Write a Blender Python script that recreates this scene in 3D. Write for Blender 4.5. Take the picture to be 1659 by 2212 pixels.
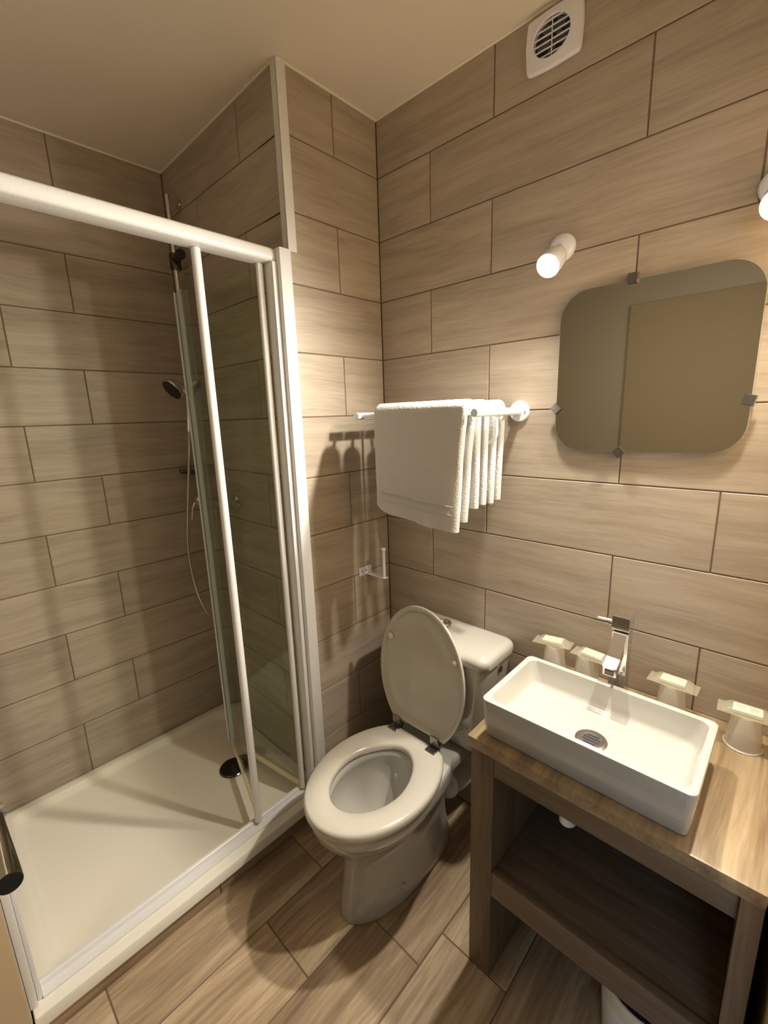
import bpy, bmesh, math, random
from mathutils import Vector, Matrix, noise
PI = math.pi
random.seed(7)
for o in list(bpy.data.objects):
    bpy.data.objects.remove(o, do_unlink=True)
scene = bpy.context.scene
COL = scene.collection

# ------------------------------------------------------------------ camera
IMG_W, IMG_H, FOCAL = 1659, 2212, 958.17
R_RIGHT = Vector((0.7274789269370903, 0.685403922711663, -0.031557464947682655))
R_DOWN = Vector((0.12420042760292346, -0.1767794931299847, -0.9763827449273962))
R_FWD = Vector((-0.6747952760991371, 0.7063784209191064, -0.21373081624819368))
CAM_POS = Vector((1.2008, -1.2773, 1.5241))
cd = bpy.data.cameras.new('camera')
cd.sensor_fit = 'HORIZONTAL'
cd.sensor_width = 36.0
cd.lens = 36.0 * FOCAL / IMG_W
cd.clip_start = 0.005
cam = bpy.data.objects.new('camera', cd)
COL.objects.link(cam)
m3 = Matrix((R_RIGHT, -R_DOWN, -R_FWD)).transposed()
cam.matrix_world = Matrix.Translation(CAM_POS) @ m3.to_4x4()
scene.camera = cam

# ------------------------------------------------------------------ world, exposure
w = bpy.data.worlds.new('world')
scene.world = w
w.use_nodes = True
w.node_tree.nodes['Background'].inputs['Color'].default_value = (0.30, 0.42, 0.75, 1)
w.node_tree.nodes['Background'].inputs['Strength'].default_value = 0.02
vs = scene.view_settings
vs.view_transform = 'Standard'
vs.look = 'None'
vs.gamma = 1.0
vs.use_curve_mapping = False
vs.exposure = 0.12
LAMP_STRENGTH = 1350.0      # glowing face of each bulb
SPOT_WATTS = 48.0           # beam of each bulb
LAMP_COLOR = (1.0, 0.92, 0.78)
DAYLIGHT_STRENGTH = 4.6
DAYLIGHT_COLOR = (0.56, 0.75, 1.0)

# ------------------------------------------------------------------ materials
MATS = {}
def srgb(r, g, b):
    f = lambda c: (c/255/12.92) if c/255 <= 0.04045 else ((c/255+0.055)/1.055)**2.4
    return (f(r), f(g), f(b), 1.0)
def new_mat(name):
    m = bpy.data.materials.new(name)
    m.use_nodes = True
    MATS[name] = m
    nt = m.node_tree
    b = nt.nodes['Principled BSDF']
    return m, nt, b
def simple(name, col, rough=0.5, metal=0.0, coat=0.0, spec=0.5, bump=0.0, bscale=200.0, emit=None, estr=0.0, sheen=0.0):
    m, nt, b = new_mat(name)
    b.inputs['Base Color'].default_value = col
    b.inputs['Roughness'].default_value = rough
    b.inputs['Metallic'].default_value = metal
    b.inputs['Specular IOR Level'].default_value = spec
    b.inputs['Coat Weight'].default_value = coat
    b.inputs['Coat Roughness'].default_value = 0.05
    if sheen:
        b.inputs['Sheen Weight'].default_value = sheen
    if emit:
        b.inputs['Emission Color'].default_value = emit
        b.inputs['Emission Strength'].default_value = estr
    # faint procedural variation so that nothing is a dead flat colour
    tc = nt.nodes.new('ShaderNodeTexCoord')
    nz = nt.nodes.new('ShaderNodeTexNoise')
    nz.inputs['Scale'].default_value = bscale
    nz.inputs['Detail'].default_value = 3
    nt.links.new(tc.outputs['Object'], nz.inputs['Vector'])
    mr = nt.nodes.new('ShaderNodeMapRange')
    mr.inputs['To Min'].default_value = max(0.0, rough-0.03)
    mr.inputs['To Max'].default_value = min(1.0, rough+0.03)
    nt.links.new(nz.outputs['Fac'], mr.inputs['Value'])
    nt.links.new(mr.outputs['Result'], b.inputs['Roughness'])
    if bump:
        bp = nt.nodes.new('ShaderNodeBump')
        bp.inputs['Strength'].default_value = bump
        bp.inputs['Distance'].default_value = 0.002
        nt.links.new(nz.outputs['Fac'], bp.inputs['Height'])
        nt.links.new(bp.outputs['Normal'], b.inputs['Normal'])
    return m
def wood(name, cols, rough=0.4, stretch=(2.2, 22.0, 22.0), fine=(5.0, 160.0, 160.0), var=0.10, bump=0.15, contrast=(0.32, 0.5, 0.68), spec=0.45, fine_amt=0.35):
    """wood-look: grain runs along the piece's own local X"""
    m, nt, b = new_mat(name)
    N, L = nt.nodes, nt.links
    tc = N.new('ShaderNodeTexCoord')
    oi = N.new('ShaderNodeObjectInfo')
    mul = N.new('ShaderNodeMath'); mul.operation = 'MULTIPLY'; mul.inputs[1].default_value = 37.0
    L.new(oi.outputs['Random'], mul.inputs[0])
    cx = N.new('ShaderNodeCombineXYZ')
    for k in 'XYZ':
        L.new(mul.outputs[0], cx.inputs[k])
    add = N.new('ShaderNodeVectorMath'); add.operation = 'ADD'
    L.new(tc.outputs['Object'], add.inputs[0]); L.new(cx.outputs[0], add.inputs[1])
    # slow warp so the streaks wander
    wn = N.new('ShaderNodeTexNoise'); wn.inputs['Scale'].default_value = 3.0; wn.inputs['Detail'].default_value = 1
    L.new(add.outputs[0], wn.inputs['Vector'])
    ws = N.new('ShaderNodeVectorMath'); ws.operation = 'MULTIPLY_ADD'
    ws.inputs[1].default_value = (0.05, 0.045, 0.05)
    L.new(wn.outputs['Color'], ws.inputs[0]); L.new(add.outputs[0], ws.inputs[2])
    def nz(sc, det, rg):
        mp = N.new('ShaderNodeVectorMath'); mp.operation = 'MULTIPLY'; mp.inputs[1].default_value = sc
        L.new(ws.outputs[0], mp.inputs[0])
        n = N.new('ShaderNodeTexNoise'); n.inputs['Scale'].default_value = 1.0
        n.inputs['Detail'].default_value = det; n.inputs['Roughness'].default_value = rg
        L.new(mp.outputs[0], n.inputs['Vector'])
        return n
    n1 = nz(stretch, 5, 0.6)
    n2 = nz(fine, 3, 0.6)
    mx = N.new('ShaderNodeMix'); mx.data_type = 'FLOAT'; mx.inputs['Factor'].default_value = fine_amt
    L.new(n1.outputs['Fac'], mx.inputs['A']); L.new(n2.outputs['Fac'], mx.inputs['B'])
    cr = N.new('ShaderNodeValToRGB')
    el = cr.color_ramp.elements
    el[0].position = contrast[0]; el[0].color = cols[0]
    el[1].position = contrast[2]; el[1].color = cols[2]
    e = el.new(contrast[1]); e.color = cols[1]
    L.new(mx.outputs['Result'], cr.inputs['Fac'])
    hsv = N.new('ShaderNodeHueSaturation')
    mr = N.new('ShaderNodeMapRange'); mr.inputs['To Min'].default_value = 1-var; mr.inputs['To Max'].default_value = 1+var
    L.new(oi.outputs['Random'], mr.inputs['Value']); L.new(mr.outputs['Result'], hsv.inputs['Value'])
    L.new(cr.outputs['Color'], hsv.inputs['Color'])
    L.new(hsv.outputs['Color'], b.inputs['Base Color'])
    b.inputs['Roughness'].default_value = rough
    b.inputs['Specular IOR Level'].default_value = spec
    bp = N.new('ShaderNodeBump'); bp.inputs['Strength'].default_value = bump; bp.inputs['Distance'].default_value = 0.001
    L.new(n2.outputs['Fac'], bp.inputs['Height']); L.new(bp.outputs['Normal'], b.inputs['Normal'])
    return m
def thin_clear(name, tint, gloss=0.06, milky=None, mfac=0.0, rough=0.02):
    """clear sheet: tinted see-through + fresnel gloss (+ milky diffuse/translucent share)"""
    m, nt, b = new_mat(name)
    N, L = nt.nodes, nt.links
    N.remove(b)
    out = N['Material Output']
    tr = N.new('ShaderNodeBsdfTransparent'); tr.inputs['Color'].default_value = tint
    gl = N.new('ShaderNodeBsdfGlossy'); gl.inputs['Roughness'].default_value = rough
    # a thin sheet has the same gloss on both of its faces (no total reflection inside)
    fr = N.new('ShaderNodeFresnel')
    ge = N.new('ShaderNodeNewGeometry')
    io = N.new('ShaderNodeMapRange'); io.inputs['To Min'].default_value = 1.45; io.inputs['To Max'].default_value = 1/1.45
    L.new(ge.outputs['Backfacing'], io.inputs['Value']); L.new(io.outputs['Result'], fr.inputs['IOR'])
    mx = N.new('ShaderNodeMixShader')
    base = tr
    if milky:
        df = N.new('ShaderNodeBsdfDiffuse'); df.inputs['Color'].default_value = milky
        tl = N.new('ShaderNodeBsdfTranslucent'); tl.inputs['Color'].default_value = milky
        m1 = N.new('ShaderNodeMixShader'); m1.inputs[0].default_value = 0.45
        L.new(df.outputs[0], m1.inputs[1]); L.new(tl.outputs[0], m1.inputs[2])
        m2 = N.new('ShaderNodeMixShader')
        nz = N.new('ShaderNodeTexNoise'); nz.inputs['Scale'].default_value = 60
        mr = N.new('ShaderNodeMapRange'); mr.inputs['To Min'].default_value = max(0, mfac-0.06); mr.inputs['To Max'].default_value = min(1, mfac+0.06)
        L.new(nz.outputs['Fac'], mr.inputs['Value']); L.new(mr.outputs['Result'], m2.inputs[0])
        L.new(tr.outputs[0], m2.inputs[1]); L.new(m1.outputs[0], m2.inputs[2])
        base = m2
    L.new(fr.outputs[0], mx.inputs[0]); L.new(base.outputs[0], mx.inputs[1]); L.new(gl.outputs[0], mx.inputs[2])
    L.new(mx.outputs[0], out.inputs['Surface'])
    return m

wood('wall_tile', (srgb(146, 133, 118), srgb(173, 160, 143), srgb(194, 181, 164)), rough=0.42, var=0.05, bump=0.10, contrast=(0.27, 0.5, 0.75))
wood('floor_tile', (srgb(128, 107, 84), srgb(172, 149, 121), srgb(210, 190, 160)), rough=0.38, stretch=(1.3, 11.0, 11.0), fine=(4.0, 90.0, 90.0), var=0.12, bump=0.12, contrast=(0.34, 0.5, 0.65))
wood('vanity_wood', (srgb(86, 72, 58), srgb(110, 94, 77), srgb(130, 113, 94)), rough=0.42, stretch=(1.6, 20, 20), var=0.03)
wood('worktop_wood', (srgb(112, 92, 68), srgb(148, 127, 98), srgb(172, 152, 122)), rough=0.32, stretch=(1.6, 26, 26), fine=(4, 140, 140), var=0.0, contrast=(0.32, 0.5, 0.66))
simple('grout', srgb(122, 104, 90), rough=0.9, spec=0.1, bump=0.3, bscale=300)
simple('ceiling_paint', srgb(232, 222, 206), rough=0.55, bump=0.05, bscale=90)
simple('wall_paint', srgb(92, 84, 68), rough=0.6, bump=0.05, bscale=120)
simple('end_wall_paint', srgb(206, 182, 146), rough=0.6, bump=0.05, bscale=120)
simple('caulk', srgb(240, 232, 214), rough=0.5)
simple('white_profile', srgb(228, 227, 226), rough=0.28, coat=0.3)
simple('white_plastic', srgb(236, 236, 242), rough=0.35)
simple('lamp_white', srgb(236, 238, 246), rough=0.3, coat=0.3)
simple('acrylic', srgb(240, 235, 222), rough=0.3, bump=0.12, bscale=350)
simple('ceramic', srgb(184, 181, 173), rough=0.10, coat=0.6)
simple('seat_plastic', srgb(194, 189, 177), rough=0.16, coat=0.4)
simple('bumper', srgb(238, 226, 196), rough=0.5)
simple('chrome', (0.72, 0.71, 0.70, 1), rough=0.07, metal=1.0)
simple('chrome_dull', (0.50, 0.48, 0.45, 1), rough=0.25, metal=1.0)
simple('dark_metal', (0.10, 0.095, 0.085, 1), rough=0.22, metal=1.0)
simple('clip_metal', (0.30, 0.28, 0.26, 1), rough=0.28, metal=1.0)
simple('black_plastic', srgb(26, 27, 32), rough=0.35)
simple('fan_dark', srgb(40, 40, 52), rough=0.5)
simple('fan_blade', srgb(84, 84, 94), rough=0.5)
simple('steel_hose', (0.62, 0.58, 0.45, 1), rough=0.3, metal=1.0)
simple('mirror_glass', (0.62, 0.58, 0.49, 1), rough=0.01, metal=1.0)
simple('mirror_edge', srgb(180, 190, 180), rough=0.15)
simple('towel', srgb(205, 203, 200), rough=0.95, spec=0.1, bump=1.0, bscale=210, sheen=0.4)
simple('towel_band', srgb(198, 196, 192), rough=0.8, spec=0.2, bump=0.5, bscale=160)
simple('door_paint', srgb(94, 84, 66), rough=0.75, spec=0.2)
simple('soap', srgb(240, 240, 226), rough=0.5)
simple('label_mark', srgb(190, 206, 196), rough=0.5)
simple('bin_plastic', srgb(232, 232, 236), rough=0.4)
simple('pipe_plastic', srgb(222, 224, 230), rough=0.35)
simple('water', srgb(180, 184, 170), rough=0.02, coat=1.0)
simple('bulb', (1, 1, 1, 1), rough=0.3, emit=(*LAMP_COLOR, 1), estr=LAMP_STRENGTH)
simple('daylight', (1, 1, 1, 1), rough=0.3, emit=(*DAYLIGHT_COLOR, 1), estr=DAYLIGHT_STRENGTH)
thin_clear('door_glass', (0.91, 0.93, 0.88, 1))
thin_clear('clear_seal', (0.86, 0.90, 0.86, 1), milky=srgb(240, 248, 244), mfac=0.78, rough=0.15)
thin_clear('cup_plastic', (0.92, 0.92, 0.90, 1), milky=srgb(240, 235, 226), mfac=0.74, rough=0.25)
thin_clear('film', (0.97, 0.96, 0.88, 1), milky=srgb(240, 237, 226), mfac=0.24, rough=0.12)

# ------------------------------------------------------------------ builders
class MB:
    def __init__(self):
        self.bm = bmesh.new()
    def box(self, x0, x1, y0, y1, z0, z1, bev=0.0, seg=2):
        t = bmesh.new()
        bmesh.ops.create_cube(t, size=1.0)
        for v in t.verts:
            v.co = Vector(((x0+x1)/2+v.co.x*(x1-x0), (y0+y1)/2+v.co.y*(y1-y0), (z0+z1)/2+v.co.z*(z1-z0)))
        if bev > 0:
            bmesh.ops.bevel(t, geom=list(t.edges), offset=bev, segments=seg, profile=0.6, affect='EDGES', clamp_overlap=True)
        self.merge(t)
        return self
    def merge(self, t, mat=None):
        me = bpy.data.meshes.new('tmp')
        if mat is not None:
            t.transform(mat)
        t.to_mesh(me); t.free()
        self.bm.from_mesh(me)
        bpy.data.meshes.remove(me)
    def rings(self, rings, cap0=True, cap1=True, closed=True, wrap=False):
        vs = [[self.bm.verts.new(p) for p in r] for r in rings]
        n = len(vs[0])
        seq = list(range(len(vs)-1))
        pairs = [(i, i+1) for i in seq]
        if wrap:
            pairs.append((len(vs)-1, 0))
        for a, b in pairs:
            for j in range(n if closed else n-1):
                k = (j+1) % n
                try:
                    self.bm.faces.new((vs[a][j], vs[a][k], vs[b][k], vs[b][j]))
                except ValueError:
                    pass
        if not wrap:
            if cap0: self.bm.faces.new(list(reversed(vs[0])))
            if cap1: self.bm.faces.new(vs[-1])
        return self
    def tube(self, path, r, n=16, cap=True, rs=None):
        path = [Vector(p) for p in path]
        rings = []
        up = None
        for i, p in enumerate(path):
            if i == 0: d = path[1]-path[0]
            elif i == len(path)-1: d = path[-1]-path[-2]
            else: d = (path[i+1]-path[i]).normalized()+(path[i]-path[i-1]).normalized()
            d.normalize()
            if up is None:
                up = Vector((0, 0, 1)) if abs(d.z) < 0.9 else Vector((1, 0, 0))
            a = d.cross(up)
            if a.length < 1e-5: a = d.orthogonal()
            a.normalize(); b = a.cross(d).normalized(); up = b
            rr = rs[i] if rs else r
            rings.append([p+(a*math.cos(t)+b*math.sin(t))*rr for t in [2*PI*j/n for j in range(n)]])
        return self.rings(rings, cap, cap)
    def lathe(self, prof, origin=(0, 0, 0), axis=(0, 0, 1), n=28, cap0=True, cap1=True):
        """prof: list of (radius, height along axis)"""
        ax = Vector(axis).normalized(); o = Vector(origin)
        a = ax.orthogonal().normalized(); b = ax.cross(a)
        rings = [[o+ax*h+(a*math.cos(2*PI*j/n)+b*math.sin(2*PI*j/n))*max(r, 1e-4) for j in range(n)] for r, h in prof]
        return self.rings(rings, cap0, cap1)
    def build(self, name, mat, parent=None, smooth=None, xf=None):
        if xf is not None:
            self.bm.transform(xf)
        bmesh.ops.recalc_face_normals(self.bm, faces=list(self.bm.faces))
        me = bpy.data.meshes.new(name)
        self.bm.to_mesh(me); self.bm.free()
        me.materials.append(MATS[mat])
        if smooth is not None:
            me.shade_smooth()
            if smooth < 170:
                me.set_sharp_from_angle(angle=math.radians(smooth))
        o = bpy.data.objects.new(name, me)
        COL.objects.link(o)
        if parent:
            o.parent = parent
            o.matrix_parent_inverse = parent.matrix_basis.inverted()
        return o
def tag(o, label, cat, group=None):
    o['label'] = label; o['category'] = cat
    if group: o['group'] = group
    return o
def thing(name, label, cat, loc, group=None):
    o = bpy.data.objects.new(name, None)
    COL.objects.link(o)
    o.location = loc
    o.empty_display_size = 0.05
    return tag(o, label, cat, group)
def struct(o, label):
    o['kind'] = 'structure'; o['label'] = label
    return o
def arc(c, r, a0, a1, n, u, v):
    c, u, v = Vector(c), Vector(u), Vector(v)
    return [c+(u*math.cos(a0+(a1-a0)*i/n)+v*math.sin(a0+(a1-a0)*i/n))*r for i in range(n+1)]
def rrect(hw, hh, r, n=6):
    """rounded rectangle outline, counter-clockwise"""
    pts = []
    for cx, cy, a in ((hw-r, hh-r, 0), (-hw+r, hh-r, PI/2), (-hw+r, -hh+r, PI), (hw-r, -hh+r, 1.5*PI)):
        for i in range(n+1):
            t = a+PI/2*i/n
            pts.append((cx+r*math.cos(t), cy+r*math.sin(t)))
    return pts

# ------------------------------------------------------------------ tiles
TILE_CACHE = {}
def tile_mesh(L, H, T, mat):
    key = (round(L, 3), round(H, 3), mat)
    if key in TILE_CACHE:
        return TILE_CACHE[key]
    c = 0.0012
    hx, hy = L/2, H/2
    lo = [(-hx, -hy), (hx, -hy), (hx, hy), (-hx, hy)]
    hi = [(-hx+c, -hy+c), (hx-c, -hy+c), (hx-c, hy-c), (-hx+c, hy-c)]
    V = [(x, y, -T) for x, y in lo]+[(x, y, -c) for x, y in lo]+[(x, y, 0) for x, y in hi]
    F = [(3, 2, 1, 0), (8, 9, 10, 11)]
    for a in (0, 4):
        for j in range(4):
            k = (j+1) % 4
            F.append((a+j, a+k, a+4+k, a+4+j))
    me = bpy.data.meshes.new('tile')
    me.from_pydata(V, [], F)
    me.materials.append(MATS[mat])
    TILE_CACHE[key] = me
    return me
def tile(parent, name, org, u, v, u0, u1, v0, v1, mat='wall_tile', gap=0.0036, T=0.006):
    """one tile on plane org + u*a + v*b, facing u x v"""
    u, v = Vector(u), Vector(v)
    L, H = u1-u0-gap, v1-v0-gap
    if L < 0.004 or H < 0.004: return
    me = tile_mesh(L, H, T, mat)
    o = bpy.data.objects.new(name, me)
    COL.objects.link(o)
    n = u.cross(v)
    c = Vector(org)+u*(u0+u1)/2+v*(v0+v1)/2
    M = Matrix((u, v, n)).transposed().to_4x4()
    M.translation = c
    o.matrix_world = M
    o.parent = parent
    return o
CEIL = 2.5
ROWS = [CEIL-0.1755-0.2*k for k in range(12)]           # joint heights, top to bottom
def row_spans(zmin=0.0):
    z = [CEIL]+[r for r in ROWS if r > zmin+0.06]+[zmin]
    return list(zip(z[:-1], z[1:]))
def tile_wall(parent, org, u, u0, u1, odd, even, zmin=0.0):
    for i, (zt, zb) in enumerate(row_spans(zmin)):
        js = odd if i % 2 == 0 else even
        xs = [u0]+[j for j in js if u0+0.003 < j < u1-0.003]+[u1]
        for a, b in zip(xs[:-1], xs[1:]):
            tile(parent, 'tile', org, u, (0, 0, 1), a, b, zb, zt)

# ------------------------------------------------------------------ setting
XS, YS, YE = -0.816, -0.395, -1.32      # shower back wall, shower side wall, shower end
XR, YF = 1.27, -1.385                   # right wall, wall behind the open door
G = 0.0022                              # grout recess
wb = MB().box(-0.12, XR+0.1, G, 0.12, 0, CEIL).build('wall_right', 'grout')
struct(wb, 'tiled wall with mirror, spotlights and towel rack')
tile_wall(wb, (0, 0, 0), (1, 0, 0), 0.0, XR, (0.452, 1.068), (0.228, 0.848))
wa = MB().box(-0.12, -G, YS+G, 0.0, 0, CEIL).build('wall_back', 'grout')
struct(wa, 'narrow tiled wall behind the toilet paper holder')
# on wall A the u axis runs from the shower corner towards the corner (facing +x)
tile_wall(wa, (0, 0, 0), (0, 1, 0), YS, 0.0, (-0.1965,), ())
wsd = MB().box(XS-0.1, -0.004, YS+G, YS+0.06, 0, CEIL).build('wall_shower_side', 'grout')
struct(wsd, 'tiled side wall of the shower with the mixer')
tile_wall(wsd, (0, YS, 0), (1, 0, 0), XS, -0.001, (-0.23,), (-0.55,), 0.09)
wsb = MB().box(XS-0.12, XS-G, YF, YS+0.1, 0, CEIL).build('wall_shower_back', 'grout')
struct(wsb, 'long tiled back wall of the shower')
tile_wall(wsb, (XS, 0, 0), (0, 1, 0), YE, YS, (-0.777,), (-0.99,), 0.09)
wse = MB().box(XS-0.1, 0.02-G, YF, YE-G, 0, CEIL).build('wall_shower_end', 'end_wall_paint')
struct(wse, 'beige end wall of the shower at the left edge')
tile_wall(wse, (0, YE, 0), (-1, 0, 0), 0.0, -XS, (0.3,), (0.6,), 0.09)
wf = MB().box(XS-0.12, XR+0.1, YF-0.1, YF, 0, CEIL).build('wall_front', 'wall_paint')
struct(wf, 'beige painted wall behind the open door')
# wall with the doorway to the next room
wd = MB().box(XR, XR+0.1, -0.56, 0.0, 0, CEIL)
wd.box(XR, XR+0.1, YF, -0.56, 2.06, CEIL)
wd = wd.build('wall_door', 'end_wall_paint')
struct(wd, 'beige painted wall beside the vanity with the doorway')
# floor with planks running along y
fl = MB().box(XS-0.12, XR+0.1, YF-0.1, 0.12, -0.1, -0.002).build('floor', 'grout')
struct(fl, 'wood-look tiled floor')
PX = [0.165+0.2105*k for k in range(-1, 6)]
for i, (a, b) in enumerate(zip(PX[:-1], PX[1:])):
    off = {0: -0.557, 1: -0.779, 2: -0.55, 3: -0.44, 4: -0.60, 5: -0.40}[i]
    a2, b2 = max(a, -0.03), min(b, XR)
    ys = sorted([y for y in [off+0.615*k for k in range(-3, 4)] if YF+0.01 < y < -0.01]+[YF, 0.0])
    for y0, y1 in zip(ys[:-1], ys[1:]):
        tile(fl, 'floor_tile', (0, 0, 0), (0, 1, 0), (-1, 0, 0), y0, y1, -b2, -a2, mat='floor_tile')
# ceiling and its caulk lines
ce = MB().box(XS-0.12, XR+0.1, YF-0.1, 0.12, CEIL, CEIL+0.08).build('ceiling', 'ceiling_paint')
struct(ce, 'plain off-white painted ceiling')
def caulk(name, p, q, label):
    p, q = Vector(p), Vector(q)
    o = MB().tube([p, q], 0.0042, n=8).build(name, 'caulk', smooth=60)
    return struct(o, label)
zc = CEIL-0.0015
caulk('trim_1', (0, -0.001, zc), (XR, -0.001, zc), 'white sealant line between mirror wall and ceiling')
caulk('trim_2', (0.001, YS, zc), (0.001, 0, zc), 'white sealant line above the narrow wall')
caulk('trim_3', (XS, YS-0.001, zc), (0, YS-0.001, zc), 'white sealant line above the shower side wall')
caulk('trim_4', (XS+0.001, YE, zc), (XS+0.001, YS, zc), 'white sealant line above the shower back wall')
ct = MB().box(-0.024, 0.004, YS-0.005, YS-0.0005, 2.012, CEIL-0.002, 0.001, 1)
ct.box(0.0005, 0.005, YS-0.005, YS+0.026, 2.012, CEIL-0.002, 0.001, 1)
struct(ct.build('trim_5', 'white_profile'), 'white angle profile on the outer wall corner above the shower post')
# next room, seen only by its daylight
nr = MB().box(XR+0.1, 4.0, -3.2, 0.9, -0.1, -0.002).build('floor_next_room', 'floor_tile')
struct(nr, 'floor of the next room')
nw = MB().box(4.0, 4.1, -3.2, 0.9, 0, CEIL)
nw.box(XR+0.1, 4.0, 0.9, 1.0, 0, CEIL)
nw.box(XR+0.1, 4.0, -3.3, -3.2, 0, CEIL)
nw.box(XR, XR+0.1, -3.2, YF-0.1, 0, CEIL)
nw.box(XR, XR+0.1, 0.12, 0.9, 0, CEIL)
struct(nw.build('wall_next_room', 'ceiling_paint'), 'plain walls of the next room')
nc = MB().box(XR+0.1, 4.0, -3.2, 0.9, CEIL, CEIL+0.08).build('ceiling_next_room', 'ceiling_paint')
struct(nc, 'plain ceiling of the next room')
wi = MB().box(1.55, 2.75, -3.198, -3.19, 0.75, 2.15).build('window_1', 'daylight')
struct(wi, 'daylit window of the next room')
wfm = MB()
for x0, x1, z0, z1 in ((1.51, 1.55, 0.71, 2.19), (2.75, 2.79, 0.71, 2.19), (1.55, 2.75, 0.71, 0.75), (1.55, 2.75, 2.15, 2.19), (2.13, 2.17, 0.75, 2.15)):
    wfm.box(x0, x1, -3.198, -3.17, z0, z1)
wfm.build('window_frame', 'white_plastic', wi)
# open door leaf resting along the wall, lever points to the hinge side
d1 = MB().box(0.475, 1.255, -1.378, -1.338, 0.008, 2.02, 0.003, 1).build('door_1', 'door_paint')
struct(d1, 'open beige door leaf lying along the wall at left')
hd = MB().lathe([(0.026, 0), (0.026, 0.006), (0.024, 0.008), (0.0105, 0.009), (0.0095, 0.05), (0.0095, 0.062)], (0.515, -1.338, 1.05), (0, 1, 0))
hd.build('handle_rose', 'chrome', d1, smooth=40)
hl = MB().lathe([(0.005, -0.012), (0.008, -0.008), (0.008, 0.0), (0.0085, 0.035), (0.0105, 0.085), (0.0118, 0.125), (0.0118, 0.130)], (0.512, -1.2865, 1.052), (1, 0, -0.01), n=32, cap1=True)
lv = hl.build('lever_handle', 'chrome', d1, smooth=40)
MB().lathe([(0.0113, 0), (0.0113, 0.0012)], (0.6421, -1.2865, 1.0507), (1, 0, -0.01), n=32).build('end_reflection', 'black_plastic', lv)  # black disc: dark reflection painted on the chrome lever's end face
tag_l = lv; lv['label'] = 'tapered chrome lever with a dark flat end'

# ------------------------------------------------------------------ shower tray
t = thing('shower_tray', 'white low shower tray on a wood-look plinth', 'shower tray', (-0.41, -0.86, 0))
TX0, TX1, TY0, TY1, TZ = XS+0.003, 0.006, YE+0.003, YS-0.003, 0.108
def rect_loop(x0, x1, y0, y1, z, r, n=6):
    cx, cy = (x0+x1)/2, (y0+y1)/2
    return [Vector((cx+a, cy+b, z)) for a, b in rrect((x1-x0)/2, (y1-y0)/2, r, n)]
mb = MB()
mb.rings([rect_loop(TX0, TX1-0.012, TY0, TY1, 0.066, 0.003), rect_loop(TX0, TX1, TY0, TY1, 0.070, 0.003),
          rect_loop(TX0, TX1, TY0, TY1, TZ-0.006, 0.004), rect_loop(TX0+.002, TX1-.002, TY0+.002, TY1-.002, TZ-0.0015, 0.005),
          rect_loop(TX0+.006, TX1-.006, TY0+.006, TY1-.006, TZ, 0.006),
          rect_loop(TX0+.032, TX1-.088, TY0+.05, TY1-.032, TZ, 0.03), rect_loop(TX0+.038, TX1-.093, TY0+.056, TY1-.038, TZ-0.003, 0.034),
          rect_loop(TX0+.050, TX1-.105, TY0+.068, TY1-.050, TZ-0.021, 0.045), rect_loop(TX0+.062, TX1-.118, TY0+.08, TY1-.062, TZ-0.026, 0.05),
          rect_loop(TX0+.30, TX1-.33, TY0+.35, TY1-.12, TZ-0.032, 0.03)])
mb.build('basin', 'acrylic', t, smooth=35)
dr = MB().lathe([(0.056, 0), (0.056, 0.004), (0.052, 0.008), (0.03, 0.0105), (0.0, 0.011)], (-0.405, -0.575, TZ-0.0315), n=36, cap1=False).build('drain_cover', 'dark_metal', t, smooth=35)
dr['label'] = 'round dark metal drain cover'
PLINTH = []
for y0, y1 in ((YE+0.003, -0.835), (-0.832, YS-0.003)):
    PLINTH.append((y0, y1, t))

# ------------------------------------------------------------------ bifold shower door
t = thing('shower_door', 'folded bifold glass shower door in a white frame', 'shower door', (-0.04, -0.86, TZ))
DX = -0.045
def profile(name, y0, y1):
    m = MB()
    m.box(DX-0.032, DX+0.038, y0, y1, TZ+0.0005, 2.015, 0.005, 2)
    return m.build(name, 'white_profile', t, smooth=40)
pr = MB()
pr.box(-0.05, 0.014, -0.4400, YS-0.004, TZ+0.0005, 2.013, 0.004, 2)
pr.build('wall_post', 'white_profile', t, smooth=40)
pr = MB()
pr.box(-0.046, -0.004, -0.4560, -0.4402, TZ+0.0005, 1.9755, 0.002, 2)
pr.build('post_insert', 'white_profile', t, smooth=40)
pr = MB()
pr.box(-0.070, -0.022, YE+0.0005, YE+0.017, TZ+0.0005, 2.013, 0.003, 2)
pr.build('wall_post', 'white_profile', t, smooth=40)
pr = MB()
pr.box(-0.066, -0.034, YE+0.0175, YE+0.027, TZ+0.0005, 1.985, 0.002, 2)
pr.build('post_insert', 'white_profile', t, smooth=40)
pr = MB()   # top rail with a rounded outer face
sec = [(-0.068, 1.976), (-0.016, 1.976), (-0.010, 1.980), (-0.008, 1.990), (-0.012, 2.008), (-0.020, 2.015), (-0.030, 2.018), (-0.064, 2.018), (-0.068, 2.014)]
pr.rings([[Vector((x, y, z)) for x, z in sec] for y in (YE+0.0275, -0.4405)])
pr.build('top_rail', 'white_profile', t, smooth=50)
pr = MB()   # bottom track, sloping outwards
sec = [(-0.074, TZ+0.0005), (-0.030, TZ+0.0005), (-0.030, TZ+0.006), (-0.054, TZ+0.011), (-0.059, TZ+0.021), (-0.062, TZ+0.023), (-0.071, TZ+0.023), (-0.074, TZ+0.020)]
pr.rings([[Vector((x, y, z)) for x, z in sec] for y in (YE+0.0275, -0.4565)])
pr.build('bottom_track', 'white_profile', t, smooth=25)
P_PIV, P_KNEE, P_LEAD = Vector((-0.052, -0.470, 0)), Vector((-0.4845, -0.532, 0)), Vector((-0.050, -0.663, 0))
GZ0, GZ1 = 0.146, 1.968
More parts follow.
